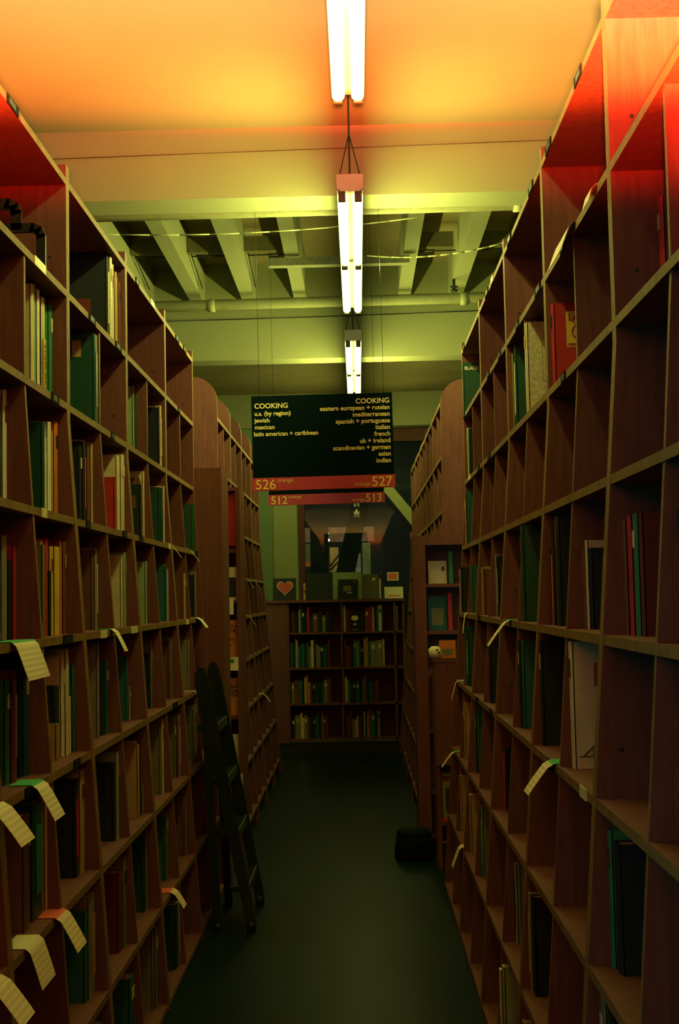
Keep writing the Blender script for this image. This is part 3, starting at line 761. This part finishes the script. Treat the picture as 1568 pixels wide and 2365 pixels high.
face_book(.43, .525, 6.875, .261, .25, .02, ol, 'dim cover with red bands on the low pedestal shelf', deco=lambda o, w, h: (bx('printed_band', -w/2, w/2, -.002, -.0005, 0, h*.08, bookmat(rd), o), bx('printed_band', -w/2, w/2, -.002, -.0005, h*.86, h*.97, bookmat(mr), o), bx('cover_panel', -w/2+.02, w/2-.01, -.002, -.0005, h*.2, h*.7, bookmat(bk), o)))

# ------------------------------------------------------------------ rolling ladder and kick stool
GLOSS = plain('black_gloss_lacquer', (.010, .024, .022), rough=.18, var=.1, spec=.6)
STEPM = plain('worn_step_tread', (.05, .07, .03), rough=.55)
lad = empty('library_ladder', (-.60, 6.0, 0)); tag(lad, 'black leaning step ladder with glossy rails against the near left shelves', 'ladder')
for yy in (-.28, .20):
    b = MB(); P0, P1 = Vector((-.125, yy, 1.16)), Vector((.09, yy, .02))
    b.prism([(-.150, 1.10), (-.146, 1.15), (-.128, 1.175), (-.105, 1.17), (-.09, 1.13), (.115, .03), (.07, .03)], 'y', yy-.014, yy+.014, GLOSS); b.build('rail', lad)
    k = MB(); k.tube((.09, yy, 0), (.092, yy, .04), .022, DARKM, 12); k.build('rubber_foot', lad)
    b = MB(); b.prism([(-.118, .95), (-.085, .95), (-.04, .02), (-.08, .02)], 'y', yy-.012, yy+.012, GLOSS); b.build('rear_leg', lad)
    k = MB(); k.tube((-.06, yy, 0), (-.06, yy, .035), .018, DARKM, 12); k.build('rubber_foot', lad)
for i, z in enumerate((.18, .42, .66, .90)):
    t = (1.16-z)/1.14; x = -.125+.215*t
    b = MB(); b.box(x-.07, x+.015, -.27, .19, z-.015, z+.01, GLOSS); st = b.build('step', lad)
    k = MB(); k.box(x+.0155, x+.022, -.26, .18, z-.03, z+.012, STEPM); k.build('step_nosing', st)
st = empty('kick_stool', (.42, 7.12, 0)); tag(st, 'low dark round kick stool on the floor by the pedestal', 'stool')
b = MB(); b.lathe([(0, 0), (.11, 0), (.112, .02), (.105, .08), (.10, .13), (.0, .13)], (0, 0, 0), plain('dark_rubber', (.003, .009, .010), rough=.9, spec=.1), 28); b.build('base', st)
st.location = (.285, 7.22, 0)
b = MB(); b.lathe([(0, .131), (.095, .131), (.098, .145), (.09, .155), (0, .155)], (0, 0, 0), plain('ribbed_black_tread', (.006, .014, .014), rough=.9, spec=.1), 28); b.build('tread', st)

# ------------------------------------------------------------------ low bookcase at the aisle's end
YE = 12.05
low = empty('low_bookcase', (-.16, YE, 0)); tag(low, 'low wide wooden bookcase closing the far end of the aisle', 'bookcase')
bx('top_board', -.745, .60, -.02, .36, 1.43, 1.455, WOOD, low)
bx('filler_panel', -.74, -.522, 0, .02, .10, 1.43, WOOD, low)
for x in (-.53, .49): bx('side_panel', x-.0, x+.022, .0 if x > 0 else .021, .34, .10, 1.43, WOOD, low)
bx('side_panel', .575, .595, .0, .34, .10, 1.43, WOOD, low)
LZ = [1.43, 1.144, .809, .470, .138]
for i, z in enumerate(LZ[1:]): bx('shelf', -.508, .575, .0, .33, z-.018, z, WOOD, low)
for i in range(4): bx('divider', -.012-.006*(i % 2), .006-.006*(i % 2), .0, .33, LZ[i+1], LZ[i]-.018 if i else LZ[i], WOOD, low)
bx('back_panel', -.52, .575, .33, .345, .12, 1.43, WOOD, low); bx('toe_kick', -.74, .595, .03, .05, 0, .10, DARKM, low)
random.seed(21)
LISTS = [
 [(bk,.02,.2),(mr,.02,.22),(bk,.02,.18),(bk,.02,.2),(cr,.012,.22),(te,.012,.26),(bk,.03,.22),(bk,.02,.2),(rd,.022,.24),(bk,.03,.15),(bn,.05,.18),(bk,.04,.2),(ol,.03,.16),(bk,.03,.19),(bk,.02,.2)],
 [(cr,.02,.25),(mr,.02,.22),(mr,.02,.21),(bk,.09,.2,'skull'),(bk,.05,.2),(bn,.04,.22),(rd,.014,.24),(rd,.018,.24),(cr,.014,.23),(bk,.02,.2),(te,.02,.24),(cr,.03,.25,),(bk,.02,.24)],
 [(te,.02,.24),(bk,.02,.22),(gy,.012,.28),(cr,.012,.26),(te,.02,.2),(dg_,.02,.22),(te,.02,.23),(bk,.02,.22),(te,.02,.24),(ol,.02,.2),(cr,.026,.26),(bk,.02,.2),(gy,.02,.22),(gy,.02,.2),(bk,.03,.22),(te,.02,.2),(dg_,.02,.22),(mr,.02,.26)],
 [(mr,.024,.26),(bn,.02,.2),(mr,.02,.2),(bk,.02,.22),(te,.03,.26),(pg,.018,.24),(te,.018,.25),(bk,.03,.2),(tn,.02,.26),(tn,.02,.28),(te,.02,.24),(gy,.06,.24),(gy,.06,.25),(cr,.014,.26)],
 [(ol,.03,.2),(bn,.03,.22),(bn,.02,.21),(te,.02,.22),(bk,.02,.2),(cr,.014,.24),(og,.02,.26),(tn,.018,.2),(mr,.02,.2),(bk,.03,.2),(dg_,.02,.2),(bk,.04,.2),(te,.02,.2),(ol,.03,.22),(bn,.02,.23),(mr,.018,.24)],
 [(cr,.02,.24),(tn,.014,.22),(te,.02,.2),(dg_,.02,.2),(bk,.03,.2),(te,.03,.2),(bk,.02,.18),(te,.014,.22),(ol,.014,.22),(bn,.02,.25),(bk,.02,.2),(te,.02,.2),(dg_,.02,.2),(mr,.02,.19),(bn,.018,.22),(mr,.014,.2)],
 [(bk,.03,.2),(ol,.05,.22),(cr,.02,.24),(cr,.014,.2),(ol,.03,.22),(bn,.02,.2),(bk,.03,.2),(bk,.03,.2),(te,.02,.22),(bk,.03,.2),(gy,.012,.24),(mr,.03,.21),(mr,.02,.22)],
 [(mr,.02,.23),(bn,.02,.2),(mr,.02,.26),(ol,.022,.17),(tn,.022,.17),(cr,.012,.2),(mr,.03,.2),(bk,.02,.2),(cr,.012,.24),(bk,.02,.2),(cr,.01,.22),(rd,.018,.26),(gr,.012,.23),(te,.03,.24),(bk,.02,.2),(ol,.03,.25)]]
for i, lst in enumerate(LISTS):
    row, half = i//2, i % 2
    z = LZ[row+1]; x = -.16+(-.50 if half == 0 else .012); xe = -.16+(-.025 if half == 0 else .485)
    for k, e in enumerate(lst):
        t = e[1]
        if x+t > xe: break
        d = .15
        cx = x+t/2
        # spine faces the camera: local +X turned to -Y
        o = book(e[0], t, e[2], d, 1, (cx, YE+.035, z), '%s spine, %s from left, %s shelf, %s half of the low bookcase' % (e[0], nth(k), nth(row) if row else 'top', 'left' if half == 0 else 'right'),
                 'books in the low end bookcase', rz=-math.pi/2, spine=(bookmat(random.choice([cr, bk, tn])), .7, .85) if t > .024 and len(e) < 4 else None, parts=False)
        if len(e) > 3:
            o['label'] = 'black book with a pale round emblem, top shelf of the low bookcase'
            b = MB(); n = 16
            b.prism([(.034*math.cos(2*math.pi*j/n), .13+.025*math.sin(2*math.pi*j/n)) for j in range(n)], 'x', .0065, .008, LETY)
            b.box(.0065, .008, -.015, .015, .065, .077, LETY); b.box(.0065, .008, -.03, .03, .018, .021, LETY); b.build('emblem', o)
        x += t+.001; NB[0] += 1
for k, (x0, x1) in enumerate(((.365, .388), (.39, .405), (.407, .43))):   # narrow column right of the stile
    pass
book(ol, .028, .24, .15, 1, (.36, YE+.035, LZ[1]), 'olive spine alone in the narrow right column of the low bookcase', 'books in the low end bookcase', rz=-math.pi/2, parts=False)
# things standing on top
zt = 1.456
def heart(o, w, h):
    b = MB(); pts = []
    for sc, y_, mt in ((1.0, -.002, bookmat(tn)), (.82, -.0035, plain('heart_red', (.50, .07, .05)))):
        pts = []
        for i in range(40):
            t = 2*math.pi*i/40
            pts.append((16*math.sin(t)**3*.0050*sc+.005, (13*math.cos(t)-5*math.cos(2*t)-2*math.cos(3*t)-math.cos(4*t))*.0050*sc+.125))
        b.prism(pts, 'y', y_, -.0003, mt)
    b.build('heart_emblem', o)
G2 = 'books standing on top of the low bookcase'
face_book(-.822, -.600, YE+.04, zt, .215, .02, bk, 'black square book with a red heart on the low bookcase', deco=heart, group=G2, lean=.15)
face_book(-.500, -.245, YE+.05, zt, .255, .03, bk, 'large dark book standing left of centre on the low bookcase', group=G2, lean=.1)
for k, (c_, z0, h) in enumerate(((tn, 0, .07), (bk, .07, .015), (og, .085, .035), (tn, .12, .04))):
    b = MB(); b.box(-.528, -.508, YE+.04, YE+.14, zt+z0, zt+z0+h, bookmat(c_)); tag(b.build('small_box'), '%s block in the narrow stack beside the large dark book, %s from the bottom' % (c_, nth(k)), 'box', 'narrow stack on the low bookcase')
face_book(-.252, .035, YE+.12, zt, .26, .02, pg, 'tall pale green book standing behind the small black one', group=G2, lean=.08)
def sq(o, w, h):
    bx('cover_picture', -.045, .03, -.002, -.0005, h*.4, h*.68, bookmat(ol), o)
    bx('cover_picture', -.01, .04, -.002, -.0005, h*.30, h*.35, bookmat(cr), o)
    b = MB(); b.tube((w/2-.035, -.002, h-.02), (w/2-.035, 0, h-.02), .014, bookmat(rd), 12); b.build('round_sticker', o)
face_book(-.195, -.002, YE+.04, zt, .19, .02, bk, 'small black book with a grey picture and red sticker', deco=sq, group=G2, lean=.08)
SPK = plain('speckled_print', (.11, .11, .05), var=.9, scale=120)
def spk(o, w, h):
    for i in range(5): bx('printed_band', -w/2+.02, w/2-.02-.01*(i % 2), -.0015, -.0004, .02+i*.035, .027+i*.035, bookmat(ol), o)
    bx('cover_label', .02, .05, -.002, -.0005, h*.75, h*.85, bookmat(cr), o)
face_book(.035, .195, YE+.05, zt, .235, .02, SPK, 'speckled dark olive book right of the small black one', deco=spk, group=G2, lean=.08)
face_book(.20, .218, YE+.05, zt, .19, .012, cr, 'thin cream book edge beside the speckled one', group=G2, lean=.05)
b = MB(); b.box(-.09, .09, 0, .003, 0, .11, CARD); cdo = b.build('price_card', None, (.345-.005, YE+.03, zt), (-.12, 0, 0)); tag(cdo, 'white card with one orange line at the right of the low bookcase', 'card')
[bx('printed_line', -.060+.018*i, -.046+.018*i, -.0012, -.0002, .018, .030, LETO, cdo) for i in range(7)]
b = MB(); b.box(-.055, .055, 0, .003, .17, .25, CARD); b.tube((0, .002, 0), (0, .002, .17), .002, DARKM, 6); b.tube((-.03, .002, .001), (.03, .002, .001), .003, DARKM, 6)
cdo = b.build('price_card', None, (.345-.01, YE+.06, zt), (0, 0, 0)); tag(cdo, 'small raised card with a block of orange print on a thin stand', 'card')
for i in range(3): bx('printed_line', -.043, .043, -.0012, -.0002, .183+.020*i, .199+.020*i, LETO, cdo)

# ------------------------------------------------------------------ end wall, window and the room behind it
YW = 15.75
GW = plain('green_plaster_wall', (.34, .39, .18), rough=.85, var=.08, scale=1.5)
GW2 = plain('blue_green_column_paint', (.16, .26, .13), rough=.85, var=.08, scale=2)
structure(bx('wall_back', -5, -.735, YW, YW+.2, 0, ZB, GW))
structure(bx('wall_back', 3.0, 5, YW, YW+.2, 0, ZB, GW))
structure(bx('wall_back', -.735, 3.0, YW, YW+.2, 0, .9, GW))
b = MB(); b.box(-1.75, -1.05, YW-.25, YW, 0, ZB, GW2); structure(b.build('wall_column'))
MAR = plain('maroon_trim_paint', (.10, .03, .02), rough=.6)
structure(bx('trim_1', -.735, -.66, YW-.03, YW+.1, .9, 3.5, MAR)); structure(bx('trim_2', -.735, 3.0, YW-.03, YW+.1, 3.42, ZB, MAR)); structure(bx('trim_3', -.735, 3.0, YW-.03, YW+.1, .86, .93, MAR))
mt, nt, bs = nodes('window_glass')
gl = nt.nodes.new('ShaderNodeBsdfGlass'); gl.inputs['Color'].default_value = (.75, .9, .85, 1); gl.inputs['Roughness'].default_value = 0; gl.inputs['IOR'].default_value = 1.25
nt.links.new(gl.outputs[0], nt.nodes['Material Output'].inputs['Surface'])
structure(bx('window_1', -.66, 3.0, YW+.04, YW+.05, .93, 3.42, mt))
# diagonal brace painted green in front of the glass
b = MB(); b.prism([(.28, 3.02), (.95, 2.18), (.95, 1.97), (.13, 3.02)], 'y', YW-.45, YW-.35, GW); b.box(-.2, .2, YW-.45, YW-.35, 3.02, 3.03, GW)
structure(b.build('trim_4'))
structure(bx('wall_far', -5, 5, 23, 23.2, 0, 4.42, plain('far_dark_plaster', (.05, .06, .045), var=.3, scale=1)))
b = MB()
b.prism([(-.72, 1.0), (-.46, 1.0), (-.42, 3.4), (-.70, 3.4)], 'y', 18.9, 19.05, DARKM)
tag(b.build('steel_column'), 'dark steel column behind the window glass', 'column')
b = MB(); b.prism([(-.46, 1.3), (-.16, 1.3), (.30, 3.4), (.06, 3.4)], 'y', 18.7, 18.85, DARKM)
tag(b.build('steel_brace'), 'dark diagonal steel brace behind the window glass', 'brace')
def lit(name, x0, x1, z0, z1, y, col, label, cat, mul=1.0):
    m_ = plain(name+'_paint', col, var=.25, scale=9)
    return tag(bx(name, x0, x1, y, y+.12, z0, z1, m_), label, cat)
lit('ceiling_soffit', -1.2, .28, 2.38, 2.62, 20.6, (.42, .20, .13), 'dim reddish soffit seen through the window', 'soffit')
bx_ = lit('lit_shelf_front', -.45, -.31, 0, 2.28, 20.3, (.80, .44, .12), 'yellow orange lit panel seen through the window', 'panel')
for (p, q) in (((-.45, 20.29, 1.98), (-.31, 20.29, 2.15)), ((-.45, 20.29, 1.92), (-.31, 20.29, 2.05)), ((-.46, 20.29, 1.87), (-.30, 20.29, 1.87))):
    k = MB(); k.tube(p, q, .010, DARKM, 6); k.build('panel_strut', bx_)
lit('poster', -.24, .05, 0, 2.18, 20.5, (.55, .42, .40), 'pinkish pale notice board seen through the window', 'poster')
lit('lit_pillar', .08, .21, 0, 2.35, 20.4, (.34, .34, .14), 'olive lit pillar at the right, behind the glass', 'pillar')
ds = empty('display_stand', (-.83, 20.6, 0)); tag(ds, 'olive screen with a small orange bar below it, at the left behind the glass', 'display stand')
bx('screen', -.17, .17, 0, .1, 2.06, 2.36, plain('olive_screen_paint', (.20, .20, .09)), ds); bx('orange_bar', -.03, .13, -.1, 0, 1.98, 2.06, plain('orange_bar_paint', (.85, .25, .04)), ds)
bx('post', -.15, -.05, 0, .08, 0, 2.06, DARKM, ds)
for (x, z, k) in ((-.468, 2.471, 'upper'), (-.452, 2.367, 'lower')):
    b = MB(); b.lathe([(0, -.022), (.016, -.015), (.022, 0), (.016, .015), (0, .022)], (0, 0, 0), emit('warm_bulb_'+k, (1, .75, .35), 30), 12)
    o = b.build('spot_lamp', None, (x, 19.6, z)); tag(o, '%s of two small warm bulbs glowing behind the window' % k, 'lamp', 'warm bulbs behind the window')
    c = MB(); c.tube((0, 0, .022), (0, 0, .05), .008, DARKM, 8); c.tube((0, 0, .05), (0, 0, 4.42-z), .003, DARKM, 6); c.build('stem', o)
def area(name, loc, target, col, power, sx, sy):
    l = bpy.data.lights.new(name, 'AREA'); l.color = col; l.energy = power; l.shape = 'RECTANGLE'; l.size = sx; l.size_y = sy
    o = bpy.data.objects.new(name, l); COL.objects.link(o); o.location = loc
    o.rotation_euler = (Vector(target)-Vector(loc)).to_track_quat('-Z', 'Y').to_euler(); return o
area('back_room_fill', (-.3, 18.6, 3.9), (-.2, 20.6, 1.8), (1, .8, .5), 26, 1.5, .5)  # unseen area lamp added to light the things behind the glass
print('books', NB[0], 'objects', len(SC.objects))
